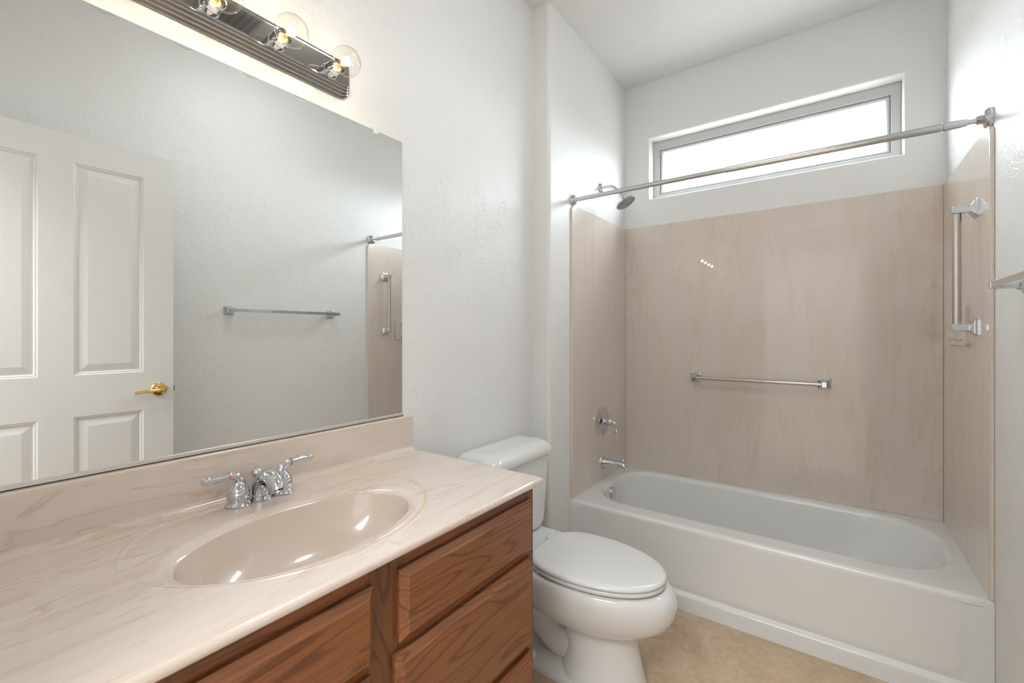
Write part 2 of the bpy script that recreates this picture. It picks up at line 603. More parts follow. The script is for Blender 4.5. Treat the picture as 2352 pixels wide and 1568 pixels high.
# slab face as a grid with sunk, raised-field panels on the room side
gy = [DY0] + [v for p in ys for v in p] + [DY1]
gz = [0.012] + [v for p in sorted(zs) for v in p] + [DH]
def quad(pts):
    bm.faces.new([bm.verts.new(p) for p in pts])
def ring(r0, x0, r1, x1):
    a = [(x0, r0[0], r0[2]), (x0, r0[1], r0[2]), (x0, r0[1], r0[3]), (x0, r0[0], r0[3])]
    b = [(x1, r1[0], r1[2]), (x1, r1[1], r1[2]), (x1, r1[1], r1[3]), (x1, r1[0], r1[3])]
    for k in range(4):
        quad([a[k], a[(k + 1) % 4], b[(k + 1) % 4], b[k]])
for i in range(len(gy) - 1):
    for j in range(len(gz) - 1):
        y0, y1, z0, z1 = gy[i], gy[i + 1], gz[j], gz[j + 1]
        if i % 2 == 1 and j % 2 == 1:
            def ins(e):
                return (y0 + e, y1 - e, z0 + e, z1 - e)
            st = [(0, 0.0), (0.004, 0.0035), (0.008, 0.0035), (0.013, 0.009), (0.017, 0.009), (0.045, 0.002)]
            for (e0, d0), (e1, d1) in zip(st[:-1], st[1:]):
                ring(ins(e0), DF + d0, ins(e1), DF + d1)
            r = ins(0.045); x = DF + 0.002
            quad([(x, r[0], r[2]), (x, r[1], r[2]), (x, r[1], r[3]), (x, r[0], r[3])])
        else:
            quad([(DF, y0, z0), (DF, y1, z0), (DF, y1, z1), (DF, y0, z1)])
xb = DF + DT
for a, b in (((DY0, 0.012), (DY1, 0.012)), ((DY1, 0.012), (DY1, DH)), ((DY1, DH), (DY0, DH)), ((DY0, DH), (DY0, 0.012))):
    quad([(DF, *a), (DF, *b), (xb, *b), (xb, *a)])
quad([(xb, DY0, 0.012), (xb, DY1, 0.012), (xb, DY1, DH), (xb, DY0, DH)])
struct('door_slab', bm, 'door', door, angle=12)
bm = nb()
HY, HZ = 0.787, 0.964
lathe(bm, [(0.0, 0.0), (0.033, 0.0), (0.033, 0.004), (0.029, 0.009), (0.016, 0.012), (0.013, 0.020), (0.012, 0.040), (0.0, 0.041)], (DF, HY, HZ), (-1, 0, 0), 32)
tube(bm, spline([(DF - 0.036, HY + 0.008, HZ), (DF - 0.040, HY - 0.02, HZ - 0.001), (DF - 0.041, HY - 0.06, HZ - 0.004), (DF - 0.038, HY - 0.10, HZ - 0.008)], 6), [0.0115] * 6 + [0.0105] * 6 + [0.010] * 7, 12, flat=[0.75] * 19)
struct('door_handle', bm, 'brass', door)
bm = nb(); box(bm, DF + 0.010, DF + 0.025, DY1, DY1 + 0.010, HZ - 0.014, HZ + 0.014, 0.003)
struct('door_latch', bm, 'darkchrome', door)
for hz in (0.25, 1.05, 1.83):
    bm = nb()
    lathe(bm, [(0.007, -0.05), (0.007, 0.05)], (DF - 0.004, DY0 - 0.004, hz), (0, 0, 1), 12)
    struct('door_hinge', bm, 'brass', door)

# ------------------------------------------------------------------ vanity cabinet
CX, CY1 = 0.525, 1.0957      # face-frame plane and the end panel
van = thing('vanity_cabinet', 'stained oak vanity cabinet under the marble counter', 'cabinet')
bm = nb()
box(bm, 0.0, CX - 0.019, CY1 - 0.016, CY1, 0.09, 0.808)                # end panel
box(bm, 0.0, CX - 0.019, 0.002, 0.018, 0.09, 0.808)
box(bm, 0.0, CX - 0.019, 0.018, CY1 - 0.016, 0.09, 0.106)               # bottom
box(bm, 0.02, CX - 0.07, 0.002, CY1 - 0.004, 0.0, 0.09)                # toe-kick base
obj('carcass', bm, 'oak_z', van, smooth=False)
for y0, y1 in ((0.002, 0.040), (0.545, 0.632), (1.055, CY1)):
    bm = nb(); box(bm, CX - 0.019, CX, y0, y1, 0.09, 0.808, 0.0008, 1)
    obj('stile', bm, 'oak_z', van, smooth=False)
for y0, y1 in ((0.040, 0.545), (0.632, 1.055)):
    for z0, z1 in ((0.752, 0.808), (0.595, 0.645), (0.340, 0.392), (0.09, 0.135)):
        if z0 == 0.340 and y0 < 0.5:
            continue
        bm = nb(); box(bm, CX - 0.019, CX - 0.0006, y0, y1, z0, z1, 0.0008, 1)
        obj('rail', bm, 'oak_y2', van, smooth=False)

def drawer_front(name, y0, y1, z0, z1, mat):
    """slab front with a wide routed edge: small square edge, cove, flat field"""
    bm = nb()
    steps = [(0.0, 0.0), (0.0, 0.008), (0.0025, 0.0105), (0.012, 0.0165), (0.015, 0.0195), (0.0165, 0.0200)]
    loops = []
    for e, h in steps:
        loops.append([(CX + 0.0005 + h, a, b) for a, b in ((y0 + e, z0 + e), (y1 - e, z0 + e), (y1 - e, z1 - e), (y0 + e, z1 - e))])
    loft(bm, loops)
    return obj(name, bm, mat, van, angle=14)
drawer_front('drawer', 0.6100, 1.0735, 0.6330, 0.7740, 'oak_y')
drawer_front('drawer', 0.6000, 1.0735, 0.3760, 0.6140, 'oak_y2')
drawer_front('drawer', 0.6000, 1.0735, 0.1180, 0.3560, 'oak_y')
drawer_front('false_front', 0.0250, 0.5500, 0.6280, 0.7720, 'oak_y3')
drawer_front('door', 0.0250, 0.2840, 0.1180, 0.6120, 'oak_z')
drawer_front('door', 0.2880, 0.5440, 0.1180, 0.6120, 'oak_z')

# ------------------------------------------------------------------ marble vanity top with its moulded bowl
ZC, XCF, YV = 0.8269, 0.553, 1.111
EX, EY, EA, EB = 0.317, 0.5546, 0.1434, 0.238     # visible edge of the bowl
top = thing('countertop', 'pink beige cultured marble counter with moulded oval basin', 'countertop')
N = 128
def rect_ray(t, x0, x1, y0, y1, cx, cy):
    dx, dy = cos(t), sin(t)
    s = 1e9
    if dx > 1e-9: s = min(s, (x1 - cx) / dx)
    if dx < -1e-9: s = min(s, (x0 - cx) / dx)
    if dy > 1e-9: s = min(s, (y1 - cy) / dy)
    if dy < -1e-9: s = min(s, (y0 - cy) / dy)
    return (cx + dx * s, cy + dy * s)
def angles_with_corners(x0, x1, y0, y1, cx, cy, n):
    an = [2 * pi * k / n for k in range(n)]
    for px, py in ((x0, y0), (x1, y0), (x1, y1), (x0, y1)):
        t = atan2(py - cy, px - cx) % (2 * pi)
        k = min(range(n), key=lambda i: abs((an[i] - t + pi) % (2 * pi) - pi))
        an[k] = t
    return an
XB, YA = 0.0, 0.002
an = angles_with_corners(XB, XCF, YA, YV, EX, EY, N)
def ell(t, a, b, z):
    r = 1.0 / sqrt((cos(t) / a) ** 2 + (sin(t) / b) ** 2)
    return (EX + r * cos(t), EY + r * sin(t), z)
bm = nb()
loops = []
def rl(e, z):
    return [(*rect_ray(t, XB, XCF - e, YA, YV - e, EX, EY), z) for t in an]
loops.append(rl(0.012, ZC - 0.019))
loops.append(rl(0.004, ZC - 0.018))
loops.append(rl(0.0005, ZC - 0.014))
loops.append(rl(0.0, ZC - 0.008))
loops.append(rl(0.0015, ZC - 0.003))
loops.append(rl(0.005, ZC - 0.0003))
loops.append(rl(0.008, ZC))
# shallow moulded ring round the basin: an oval larger than the basin, clipped to the deck
def oval(t, k, z):
    OX, OY, OA, OB = 0.247, 0.567, 0.252, 0.304
    dx, dy = cos(t), sin(t)
    px, py = EX - OX, EY - OY
    A = (dx / OA) ** 2 + (dy / OB) ** 2
    B = 2 * (px * dx / OA ** 2 + py * dy / OB ** 2)
    Cc = (px / OA) ** 2 + (py / OB) ** 2 - 1
    s = (-B + sqrt(B * B - 4 * A * Cc)) / (2 * A) + k
    x, y = EX + dx * s, EY + dy * s
    return (min(max(x, 0.024 + (-k)), XCF - 0.03 + k), y, z)
for k_, z_ in ((0.0095, 0.0), (0.0065, 0.0), (0.0045, 0.0001), (0.0020, 0.0008), (0.0, 0.0010), (-0.0020, 0.0007), (-0.0045, -0.0001), (-0.0070, -0.0003), (-0.0100, -0.0003)):
    loops.append([oval(t, k_, ZC + z_) for t in an])
loops.append([ell(t, EA + 0.026, EB + 0.026, ZC - 0.0004) for t in an])
loops.append([ell(t, EA + 0.022, EB + 0.022, ZC - 0.0006) for t in an])
loops.append([ell(t, EA + 0.012, EB + 0.012, ZC - 0.0025) for t in an])
loops.append([ell(t, EA + 0.005, EB + 0.005, ZC - 0.005) for t in an])
loops.append([ell(t, EA, EB, ZC - 0.010) for t in an])
loft(bm, loops, False, False)
obj('counter_slab', bm, 'counter', top, angle=45)
bm = nb()
loops = []
for k, z in ((1.0, -0.010), (0.985, -0.016), (0.965, -0.028), (0.93, -0.045), (0.87, -0.068), (0.78, -0.092), (0.66, -0.112), (0.50, -0.126), (0.32, -0.134), (0.16, -0.138)):
    loops.append([ell(t, EA * k, EB * k, ZC + z) for t in an])
loops[-1] = [(EX + 0.022 * cos(t), EY + 0.022 * sin(t), ZC - 0.139) for t in an]
loft(bm, loops, False, False)
obj('sink_bowl', bm, 'bowl', top, angle=60)
bm = nb()
lathe(bm, [(0.026, -0.002), (0.026, 0.001), (0.022, 0.003), (0.019, 0.001), (0.0, 0.001)], (EX, EY, ZC - 0.1385), (0, 0, 1), 32)
lathe(bm, [(0.016, 0.0), (0.016, 0.006), (0.010, 0.008), (0.0, 0.0085)], (EX, EY, ZC - 0.1385), (0, 0, 1), 32)
obj('drain', bm, 'chrome', top)
# backsplash with a cove at its foot and a rounded top
bm = nb()
ZS = 0.9465
pr = [(0.0, ZC - 0.010), (0.040, ZC - 0.0004)]
for t in range(0, 91, 10):
    pr.append((0.038 - 0.018 * sin(radians(t)), ZC + 0.0185 - 0.018 * cos(radians(t))))
pr += [(0.0200, ZS - 0.005)]
for t in range(15, 91, 15):
    pr.append((0.0200 - 0.005 * (1 - cos(radians(t))), ZS - 0.005 + 0.005 * sin(radians(t))))
pr += [(0.0, ZS)]
def bs(y, k):
    return [(x * k if x > 0.001 else x, y, z) for x, z in pr]
loft(bm, [bs(YA, 1.0), bs(YV - 0.014, 1.0), bs(YV - 0.010, 0.97)])
obj('backsplash', bm, 'counter', top, angle=50)

# ------------------------------------------------------------------ faucet
FX, FZ = 0.076, ZC + 0.0002
fau = thing('bathroom_faucet', 'chrome two handle faucet behind the vanity basin', 'faucet', loc=(0, 0, 0))
def handle(name, y, tip, ringm):
    bm = nb()
    prof = [(0.0, 0), (0.0265, 0), (0.0272, 0.004), (0.0235, 0.008), (0.0215, 0.011), (0.0235, 0.018), (0.0255, 0.026), (0.0240, 0.032), (0.0225, 0.034),
            (0.0232, 0.036), (0.0222, 0.040), (0.0170, 0.046), (0.0135, 0.050), (0.0105, 0.056), (0.0, 0.057)]
    lathe(bm, prof, (FX, y, FZ), (0, 0, 1), 36)
    h = obj(name, bm, 'chrome', fau)
    bm = nb()
    dx, dy = tip
    L = sqrt(dx * dx + dy * dy)
    ux, uy = dx / L, dy / L
    def at(s, z):
        return (FX + ux * s, y + uy * s, FZ + z)
    pts = spline([at(-0.006, 0.044), at(-0.003, 0.060), at(0.008, 0.071), at(0.022, 0.0735)], 6)
    tube(bm, pts, [0.0125 - 0.0055 * i / (len(pts) - 1) for i in range(len(pts))], 16)
    d = Vector((ux, uy, 0.02)).normalized()
    lathe(bm, [(0.0, 0.0), (0.0085, 0.0), (0.0085, 0.003), (0.0070, 0.004), (0.0072, 0.016), (0.0088, 0.032), (0.0098, 0.044), (0.0088, 0.048), (0.0070, 0.049), (0.0082, 0.051), (0.0080, 0.055), (0.0050, 0.058), (0.0, 0.059)],
          at(0.0205, 0.0735), d, 24)
    obj('lever', bm, 'chrome', h)
    bm = nb()
    lathe(bm, [(0.0078, 0.0), (0.0090, 0.0003), (0.0090, 0.0016), (0.0078, 0.0019)], at(0.0205, 0.0735), d, 24)
    obj('indicator_ring', bm, ringm, h)
    return h
handle('handle', 0.5135, (0.010, -0.075), 'red')
handle('handle', 0.6175, (0.004, 0.080), 'blue')
bm = nb()
SY = 0.5655
lathe(bm, [(0.0, 0), (0.0255, 0), (0.0262, 0.004), (0.0225, 0.008), (0.0210, 0.010)], (FX - 0.002, SY, FZ), (0, 0, 1), 36, cap1=False)
sp = spline([(FX - 0.004, SY, FZ + 0.008, 0.0215), (FX - 0.002, SY, FZ + 0.026, 0.0220), (FX + 0.008, SY, FZ + 0.044, 0.0210), (FX + 0.026, SY, FZ + 0.057, 0.0195),
             (FX + 0.046, SY, FZ + 0.060, 0.0185), (FX + 0.064, SY, FZ + 0.055, 0.0180), (FX + 0.077, SY, FZ + 0.045, 0.0175), (FX + 0.083, SY, FZ + 0.036, 0.0165)], 6)
tube(bm, [p[:3] for p in sp], [p[3] for p in sp], 28)
lathe(bm, [(0.0115, 0.0), (0.0115, 0.005), (0.0, 0.005)], (FX + 0.0835, SY, FZ + 0.037), (0.35, 0, -1), 24)
obj('spout', bm, 'chrome', fau, angle=50)
bm = nb()
lathe(bm, [(0.0028, 0.0), (0.0028, 0.036), (0.0055, 0.037), (0.0062, 0.040), (0.0050, 0.043), (0.0105, 0.048), (0.0128, 0.055), (0.0120, 0.061), (0.0075, 0.066), (0.0050, 0.067), (0.0052, 0.069), (0.0, 0.0705)], (FX - 0.022, SY, FZ + 0.004), (0, 0, 1), 24)
obj('lift_knob', bm, 'chrome', fau)

# ------------------------------------------------------------------ wall mirror
mir = thing('wall_mirror', 'large frameless mirror above the counter backsplash', 'mirror')
bm = nb(); box(bm, 0.0012, 0.006, 0.004, 1.066, 0.9535, 1.8918, 0.0004, 1)
obj('mirror_glass', bm, 'mirror', mir, smooth=False)
bm = nb()
for y0, y1 in ((0.004, 1.068),):
    box(bm, 0.0005, 0.0014, y0, y1, 0.9470, 0.957)
    box(bm, 0.0005, 0.0100, y0, y1, 0.9470, 0.9500, 0.0003, 1)
    box(bm, 0.0064, 0.0100, y0, y1, 0.9470, 0.9575, 0.0008, 2)
obj('bottom_channel', bm, 'channel', mir, smooth=False)
bm = nb()
lathe(bm, [(0.0, 0.0), (0.0085, 0.0), (0.0085, 0.004), (0.0065, 0.0065), (0.0, 0.0068)], (0.0064, 0.9564, 1.8860), (1, 0, 0), 8)
box(bm, 0.0004, 0.0105, 0.9500, 0.9628, 1.8922, 1.9000, 0.001)
obj('mirror_clip', bm, 'clip', mir)

# ------------------------------------------------------------------ vanity light
lit = thing('vanity_light', 'smoked chrome light bar with four clear globe bulbs above the mirror', 'light fixture')
LY, LZ, LL, LH = 0.545, 1.999, 0.628, 0.114
bm = nb()
loops = []
for e, x in ((0.0, 0.0), (0.0, 0.006), (0.0015, 0.0085), (0.005, 0.0095), (0.0065, 0.0110), (0.0065, 0.0150), (0.008, 0.0175), (0.0115, 0.0185), (0.013, 0.0200), (0.013, 0.0240),
             (0.0145, 0.0265), (0.018, 0.0275), (0.0195, 0.0290), (0.0195, 0.0330), (0.021, 0.0355), (0.0245, 0.0365), (0.030, 0.0368)):
    loops.append([(x, LY + a, LZ + b) for a, b in rrect(LL - 2 * e, LH - 2 * e, max(0.034 - e, 0.008), 8)])
loft(bm, loops)
obj('back_plate', bm, 'darkchrome', lit, angle=50)
bulb_y = [0.5446 + s * 0.1535 for s in (-1.5, -0.5, 0.5, 1.5)]
def make_bulb(y):
    bm = nb()
    lathe(bm, [(0.0, 0.0), (0.0225, 0.0), (0.0225, 0.003), (0.0205, 0.0035), (0.0205, 0.0210), (0.0213, 0.0225), (0.0213, 0.0245), (0.0205, 0.0260), (0.0205, 0.0440), (0.0180, 0.0445), (0.0172, 0.0400), (0.0172, 0.012), (0.0, 0.012)], (0.0366, y, LZ - 0.012), (1, 0, 0), 36)
    obj('socket', bm, 'chrome', lit)
    bm = nb()
    c0 = 0.0366 + 0.0785
    prof = [(0.0115, -0.044), (0.0120, -0.038), (0.0150, -0.0365)]
    for t in range(158, -1, -6):
        prof.append((0.0395 * sin(radians(max(t, 0.01))), 0.0395 * cos(radians(t))))
    prof[0:3] = [(0.0118, -0.050), (0.0120, -0.043), (0.0132, -0.039)]
    lathe(bm, [(r, h) for r, h in prof], (c0, y, LZ - 0.012), (1, 0, 0), 40, cap0=False)
    b = obj('bulb', bm, 'globe', lit, angle=80)
    bm = nb()
    lathe(bm, [(0.0, -0.070), (0.0115, -0.070), (0.0118, -0.042), (0.0090, -0.040), (0.0050, -0.036), (0.0034, -0.020), (0.0, -0.018)], (c0, y, LZ - 0.012), (1, 0, 0), 24)
    obj('stem', bm, 'ceramic', b)
    bm = nb()
    pts = []
    for k in range(61):
        t = k / 60
        a = radians(-150 + 300 * t)
        pts.append((c0 + 0.002 + 0.0015 * sin(50 * t), y + 0.0095 * sin(a), LZ - 0.012 + 0.0095 * cos(a)))
    tube(bm, pts, 0.0024, 6)
    obj('filament', bm, 'filament', b)
    l = bpy.data.lights.new('bulb_glow', 'POINT')
    l.energy = BULB_POWER
    l.color = (1.0, 0.82, 0.58)
    l.shadow_soft_size = 0.012
    o = bpy.data.objects.new('bulb_glow', l)
    o.location = (c0 + 0.004, y, LZ - 0.012)
    o.parent = b
    C.objects.link(o)
for y in bulb_y:
    make_bulb(y)

# ------------------------------------------------------------------ bathtub
TX0, TX1, TY0, TY1, TZ = XJ + 0.001, XR - 0.001, YT, YB - 0.001, 0.3679
tub = thing('bathtub', 'white enamelled alcove bathtub with a panelled apron', 'bathtub')
BX0, BX1, BY0, BY1 = 0.152, 1.592, 2.203, 2.812
bcx, bcy = (BX0 + BX1) / 2, (BY0 + BY1) / 2
NT = 160
ta = angles_with_corners(TX0, TX1, TY0 + 0.012, TY1, bcx, bcy, NT)
def sdf_rr(x, y, x0, x1, y0, y1, rl_, rr_):
    r = rl_ if x < (x0 + x1) / 2 else rr_
    qx = abs(x - (x0 + x1) / 2) - (x1 - x0) / 2 + r
    qy = abs(y - (y0 + y1) / 2) - (y1 - y0) / 2 + r
    return sqrt(max(qx, 0) ** 2 + max(qy, 0) ** 2) + min(max(qx, qy), 0) - r
def rr_ray(t, x0, x1, y0, y1, rl_, rr_):
    lo, hi = 0.0, 2.0
    dx, dy = cos(t), sin(t)
    for _ in range(40):
        m = (lo + hi) / 2
        if sdf_rr(bcx + dx * m, bcy + dy * m, x0, x1, y0, y1, rl_, rr_) < 0: lo = m
        else: hi = m
    return (bcx + dx * lo, bcy + dy * lo)
def tub_loop(e, z, back=0.0, lean=0.0, rl_=0.20, rr_=0.25):
    return [(*rr_ray(t, BX0 + e * 0.8 + back, BX1 - e - lean, BY0 + e, BY1 - e, rl_ - 0.2 * e, rr_ - 0.2 * e), z) for t in ta]
bm = nb()
loops = [[(*rect_ray(t, TX0, TX1, TY0, TY1, bcx, bcy), TZ - 0.022) for t in ta]]
for e, z in ((0.0006, -0.014), (0.003, -0.0075), (0.0075, -0.003), (0.014, -0.0006), (0.022, 0.0)):
    loops.append([(*rect_ray(t, TX0, TX1, TY0 + e, TY1, bcx, bcy), TZ + z) for t in ta])
loops.append(tub_loop(-0.006, TZ + 0.000))
for e, z in ((0.002, -0.001), (0.010, -0.005), (0.017, -0.013), (0.021, -0.024)):
    loops.append(tub_loop(e, TZ + z))
for e, z, ln in ((0.026, -0.07, 0.02), (0.034, -0.14, 0.06), (0.043, -0.21, 0.10), (0.055, -0.265, 0.145), (0.075, -0.298, 0.185), (0.11, -0.314, 0.22), (0.17, -0.320, 0.24)):
    loops.append(tub_loop(e, TZ + z, 0.0, ln))
loft(bm, loops, False, True)
obj('tub_shell', bm, 'tub', tub, angle=60)
# apron
bm = nb()
AY = YT + 0.0045
box(bm, TX0, TX1, AY, AY + 0.02, 0.0, TZ - 0.010)
# raised flat field with soft rounded border
px0, px1, pz0, pz1 = TX0 - 0.05, 1.560, 0.094, TZ - 0.020
def apr(e, y, r):
    w, h = (px1 - px0) - 2 * e, (pz1 + 0.03 - pz0) - 2 * e
    cx_, cz_ = (px0 + px1) / 2, (pz0 + pz1 + 0.03) / 2
    return [(max(cx_ + a, TX0), y, min(cz_ + b, TZ - 0.021)) for a, b in rrect(w, h, r, 8)]
loft(bm, [apr(-0.016, AY, 0.060), apr(-0.010, AY - 0.0006, 0.056), apr(-0.003, AY - 0.0022, 0.05), apr(0.004, AY - 0.0038, 0.044), apr(0.011, AY - 0.0043, 0.04)], False, True)
# bottom ledge
pl = [(AY + 0.002, 0.080), (AY - 0.001, 0.078), (AY - 0.0125, 0.066), (AY - 0.0145, 0.062), (AY - 0.0150, 0.056), (AY - 0.0150, 0.0), (AY + 0.002, 0.0)]
loft(bm, [[(TX0, y, z) for y, z in pl], [(TX1, y, z) for y, z in pl]])
obj('apron', bm, 'tub', tub, angle=32)
bm = nb()
OX, OY_, OZ_ = 0.1775, 2.4831, 0.308
lathe(bm, [(0.0, -0.004), (0.034, -0.004), (0.034, 0.002), (0.031, 0.006), (0.024, 0.0085), (0.0, 0.010)], (OX, OY_, OZ_), (1, 0, 0.12), 36)
lathe(bm, [(0.0, 0.009), (0.004, 0.009), (0.004, 0.0112), (0.0, 0.0116)], (OX, OY_, OZ_ + 0.001), (1, 0, 0.10), 16)
obj('overflow_plate', bm, 'chrome', tub)
bm = nb(); lathe(bm, [(0.03, -0.003), (0.03, 0.003), (0.022, 0.004), (0.0, 0.002)], (0.40, OY_, TZ - 0.3195), (0, 0, 1), 32)
obj('drain', bm, 'chrome', tub)

# ------------------------------------------------------------------ tub surround
SURG = 'cultured marble panels lining the tub alcove'
TH, ZT2, ZL = 0.012, 1.917, 1.808
SF = 2.113                                                            # front edge of the side panels
def side_panel(xw, sgn, name):
    x_in = xw + sgn * TH
    # outline in (y, z), front top corner rounded
    def outline(e):
        r = 0.045
        pts = [(SF + e, TZ), (YB - TH * 0.5, TZ), (YB - TH * 0.5, ZT2 - e)]
        cy_, cz_ = SF + r, ZT2 - r
        for t in range(0, 91, 10):
            pts.append((cy_ - (r - e) * sin(radians(t)), cz_ + (r - e) * cos(radians(t))))
        return pts
    bm = nb()
    x0 = xw + sgn * 0.0008
    loft(bm, [[(x0, y, z) for y, z in outline(0)], [(xw + sgn * (TH - 0.006), y, z) for y, z in outline(0)], [(xw + sgn * (TH - 0.0022), y, z) for y, z in outline(0.0016)], [(x_in, y, z) for y, z in outline(0.005)]])
    p = thing('surround_panel', name, 'wall panel', SURG)
    obj('panel', bm, 'surround', p, angle=40)
bt = 0.0016
side_panel(XJ, 1, 'narrow marble panel behind the shower valve and tub spout')
side_panel(XR, -1, 'marble side panel carrying the vertical grab bar')
bp = thing('surround_panel', 'widest marble panel under the window, carrying the long towel bar', 'wall panel', SURG)
bm = nb(); box(bm, XJ + TH, XR - TH, YB - TH, YB - 0.0008, TZ, ZT2, 0.0015, 2)
obj('panel', bm, 'surround', bp, smooth=False)
bm = nb()
box(bm, XJ + TH + 0.0005, XR - TH - 0.0005, YB - TH - bt, YB - TH + 0.001, TZ + 0.0005, ZL, 0.0014, 3)
obj('lower_panel', bm, 'surround', bp)

# ------------------------------------------------------------------ towel bars, grab bar
def sq_post(bm, base, nrm, along, size=0.056, depth=0.052, hd=0.026, length=0.026):
    """square stepped wall plate with a square arm out to the bar"""
    n = Vector(nrm); a = Vector(along); b = n.cross(a)
    o = Vector(base)
    def lp(w, h, r, d, s=5):
        return [o + n * d + a * p + b * q for p, q in rrect(w, h, r, s)]
    loft(bm, [lp(size, size, 0.006, 0.0), lp(size, size, 0.006, 0.004), lp(size - 0.004, size - 0.004, 0.005, 0.006), lp(size - 0.010, size - 0.010, 0.005, 0.0068),
              lp(size - 0.012, size - 0.012, 0.005, 0.010), lp(size - 0.016, size - 0.016, 0.004, 0.012), lp(length + 0.006, hd + 0.006, 0.004, 0.016), lp(length, hd, 0.003, 0.020), lp(length, hd, 0.003, depth - 0.003), lp(length - 0.005, hd - 0.005, 0.002, depth)])
ybp = YB - TH
bar = thing('towel_bar', 'brushed steel towel bar with square chrome posts on back surround panel', 'towel bar')
for x in (0.5485, 1.1785):
    bm = nb(); sq_post(bm, (x, ybp, 0.9723), (0, -1, 0), (1, 0, 0), 0.058, 0.060, 0.030, 0.024)
    obj('post', bm, 'chrome', bar, angle=30)
bm = nb(); tube(bm, [(0.5485, ybp - 0.048, 0.9715), (1.1785, ybp - 0.048, 0.9715)], 0.0095, 24)
obj('bar', bm, 'steel', bar)

grab = thing('grab_bar', 'short vertical steel grab bar with chrome brackets beside the tub', 'grab bar')
GXW = XR - TH
for z in (1.672, 1.253):
    bm = nb(); sq_post(bm, (GXW, 2.268, z), (-1, 0, 0), (0, 1, 0), 0.062, 0.066, 0.024, 0.034)
    obj('bracket', bm, 'chrome', grab, angle=30)
bm = nb(); tube(bm, [(GXW - 0.050, 2.272, 1.245), (GXW - 0.050, 2.272, 1.680)], 0.0125, 28)
obj('bar', bm, 'steel', grab)

tb = thing('towel_bar', 'square chrome towel bar on the painted right wall', 'towel bar')
for y in (1.172, 1.812):
    bm = nb(); sq_post(bm, (XR, y, 1.3665), (-1, 0, 0), (0, 1, 0), 0.052, 0.062, 0.026, 0.030)
    obj('post', bm, 'chrome', tb, angle=30)
bm = nb()
box(bm, XR - 0.064, XR - 0.046, 1.160, 1.842, 1.3585, 1.3765, 0.0012, 2)
obj('bar', bm, 'chrome', tb, angle=30)
bm = nb()
box(bm, XR - 0.066, XR - 0.044, 1.842, 1.852, 1.3565, 1.3785, 0.003, 2)
obj('end_cap', bm, 'chrome', tb)

soap = thing('soap_dish', 'moulded pink marble soap dish low on right surround panel', 'soap dish')
bm = nb()
sx = XR - TH
def so(w, h, r, d, cz=1.264, cy=2.505):
    return [(sx - d, cy + a, cz + b) for a, b in rrect(w, h, r, 6)]
loft(bm, [so(0.262, 0.162, 0.02, -0.0005), so(0.262, 0.162, 0.02, 0.010), so(0.254, 0.154, 0.018, 0.014), so(0.205, 0.105, 0.016, 0.014), so(0.190, 0.090, 0.014, 0.005), so(0.18, 0.08, 0.014, 0.004)], False, True)
obj('recess_plate', bm, 'surround', soap, angle=40)
bm = nb()
box(bm, sx - 0.024, sx - 0.001, 2.405, 2.605, 1.206, 1.220, 0.006, 3)
obj('tray', bm, 'surround', soap)

# ------------------------------------------------------------------ shower rod
rod = thing('shower_rod', 'chrome shower curtain rod across the tub alcove', 'shower rod')
RY, RZ = 2.1359, 1.937
bm = nb(); tube(bm, [(XJ + 0.022, RY, RZ), (0.86, RY, RZ)], 0.0115, 24)
obj('inner_tube', bm, 'chrome_satin', rod)
bm = nb(); tube(bm, [(0.84, RY, RZ), (XR - 0.115, RY + 0.012, RZ + 0.003)], 0.0132, 24)
obj('outer_tube', bm, 'chrome_satin', rod)
bm = nb()
lathe(bm, [(0.0146, 0.0), (0.0150, 0.006), (0.0142, 0.010), (0.0135, 0.040), (0.0120, 0.060), (0.0085, 0.061), (0.0085, 0.085)], (XR - 0.118, RY + 0.012, RZ + 0.003), (1, 0.013, 0.003), 12)
obj('rod_sleeve', bm, 'chrome', rod)
bm = nb(); lathe(bm, [(0.0, 0.0), (0.0285, 0.0), (0.0285, 0.006), (0.0245, 0.014), (0.017, 0.017), (0.015, 0.028), (0.0, 0.028)], (XJ + 0.0005, RY, RZ), (1, 0, 0), 32)
obj('flange', bm, 'chrome', rod)
bm = nb(); lathe(bm, [(0.0, 0.0), (0.034, 0.0), (0.034, 0.008), (0.027, 0.016), (0.015, 0.019), (0.013, 0.036), (0.0, 0.036)], (XR - 0.0005, RY + 0.014, RZ + 0.004), (-1, 0, 0), 32)
obj('flange', bm, 'chrome', rod)

# ------------------------------------------------------------------ shower head, valve, tub spout
PY = 2.483
sh = thing('showerhead', 'round chrome shower head on a curved arm above the surround', 'shower head')
bm = nb(); lathe(bm, [(0.0, 0.0), (0.030, 0.0), (0.029, 0.004), (0.022, 0.010), (0.013, 0.013), (0.0, 0.013)], (XJ + 0.0005, PY, 2.092), (1, 0, 0), 32)
obj('flange', bm, 'chrome', sh)
bm = nb(); tube(bm, spline([(XJ + 0.004, PY, 2.092), (0.145, PY, 2.093), (0.176, PY, 2.083), (0.205, PY, 2.055), (0.228, PY, 2.026)], 8), 0.0098, 18)
obj('shower_arm', bm, 'chrome', sh)
bm = nb()
hd = Vector((0.50, 0.02, -0.86)).normalized()
h0 = Vector((0.222, PY, 2.034))
lathe(bm, [(0.0, 0.0), (0.013, 0.0), (0.0145, 0.006), (0.0130, 0.014), (0.0145, 0.020), (0.018, 0.030), (0.034, 0.045), (0.054, 0.054), (0.058, 0.058), (0.0585, 0.063), (0.056, 0.066)], h0, hd, 40, cap1=False)
obj('head_shell', bm, 'chrome', sh)
bm = nb()
prof = [(0.0562, 0.0655)]
r = 0.054
while r > 0.006:
    prof += [(r, 0.0665), (r - 0.0015, 0.0680), (r - 0.003, 0.0680), (r - 0.0045, 0.0665)]
    r -= 0.0085
prof += [(0.0, 0.0668)]
lathe(bm, prof, h0, hd, 40, cap0=False)
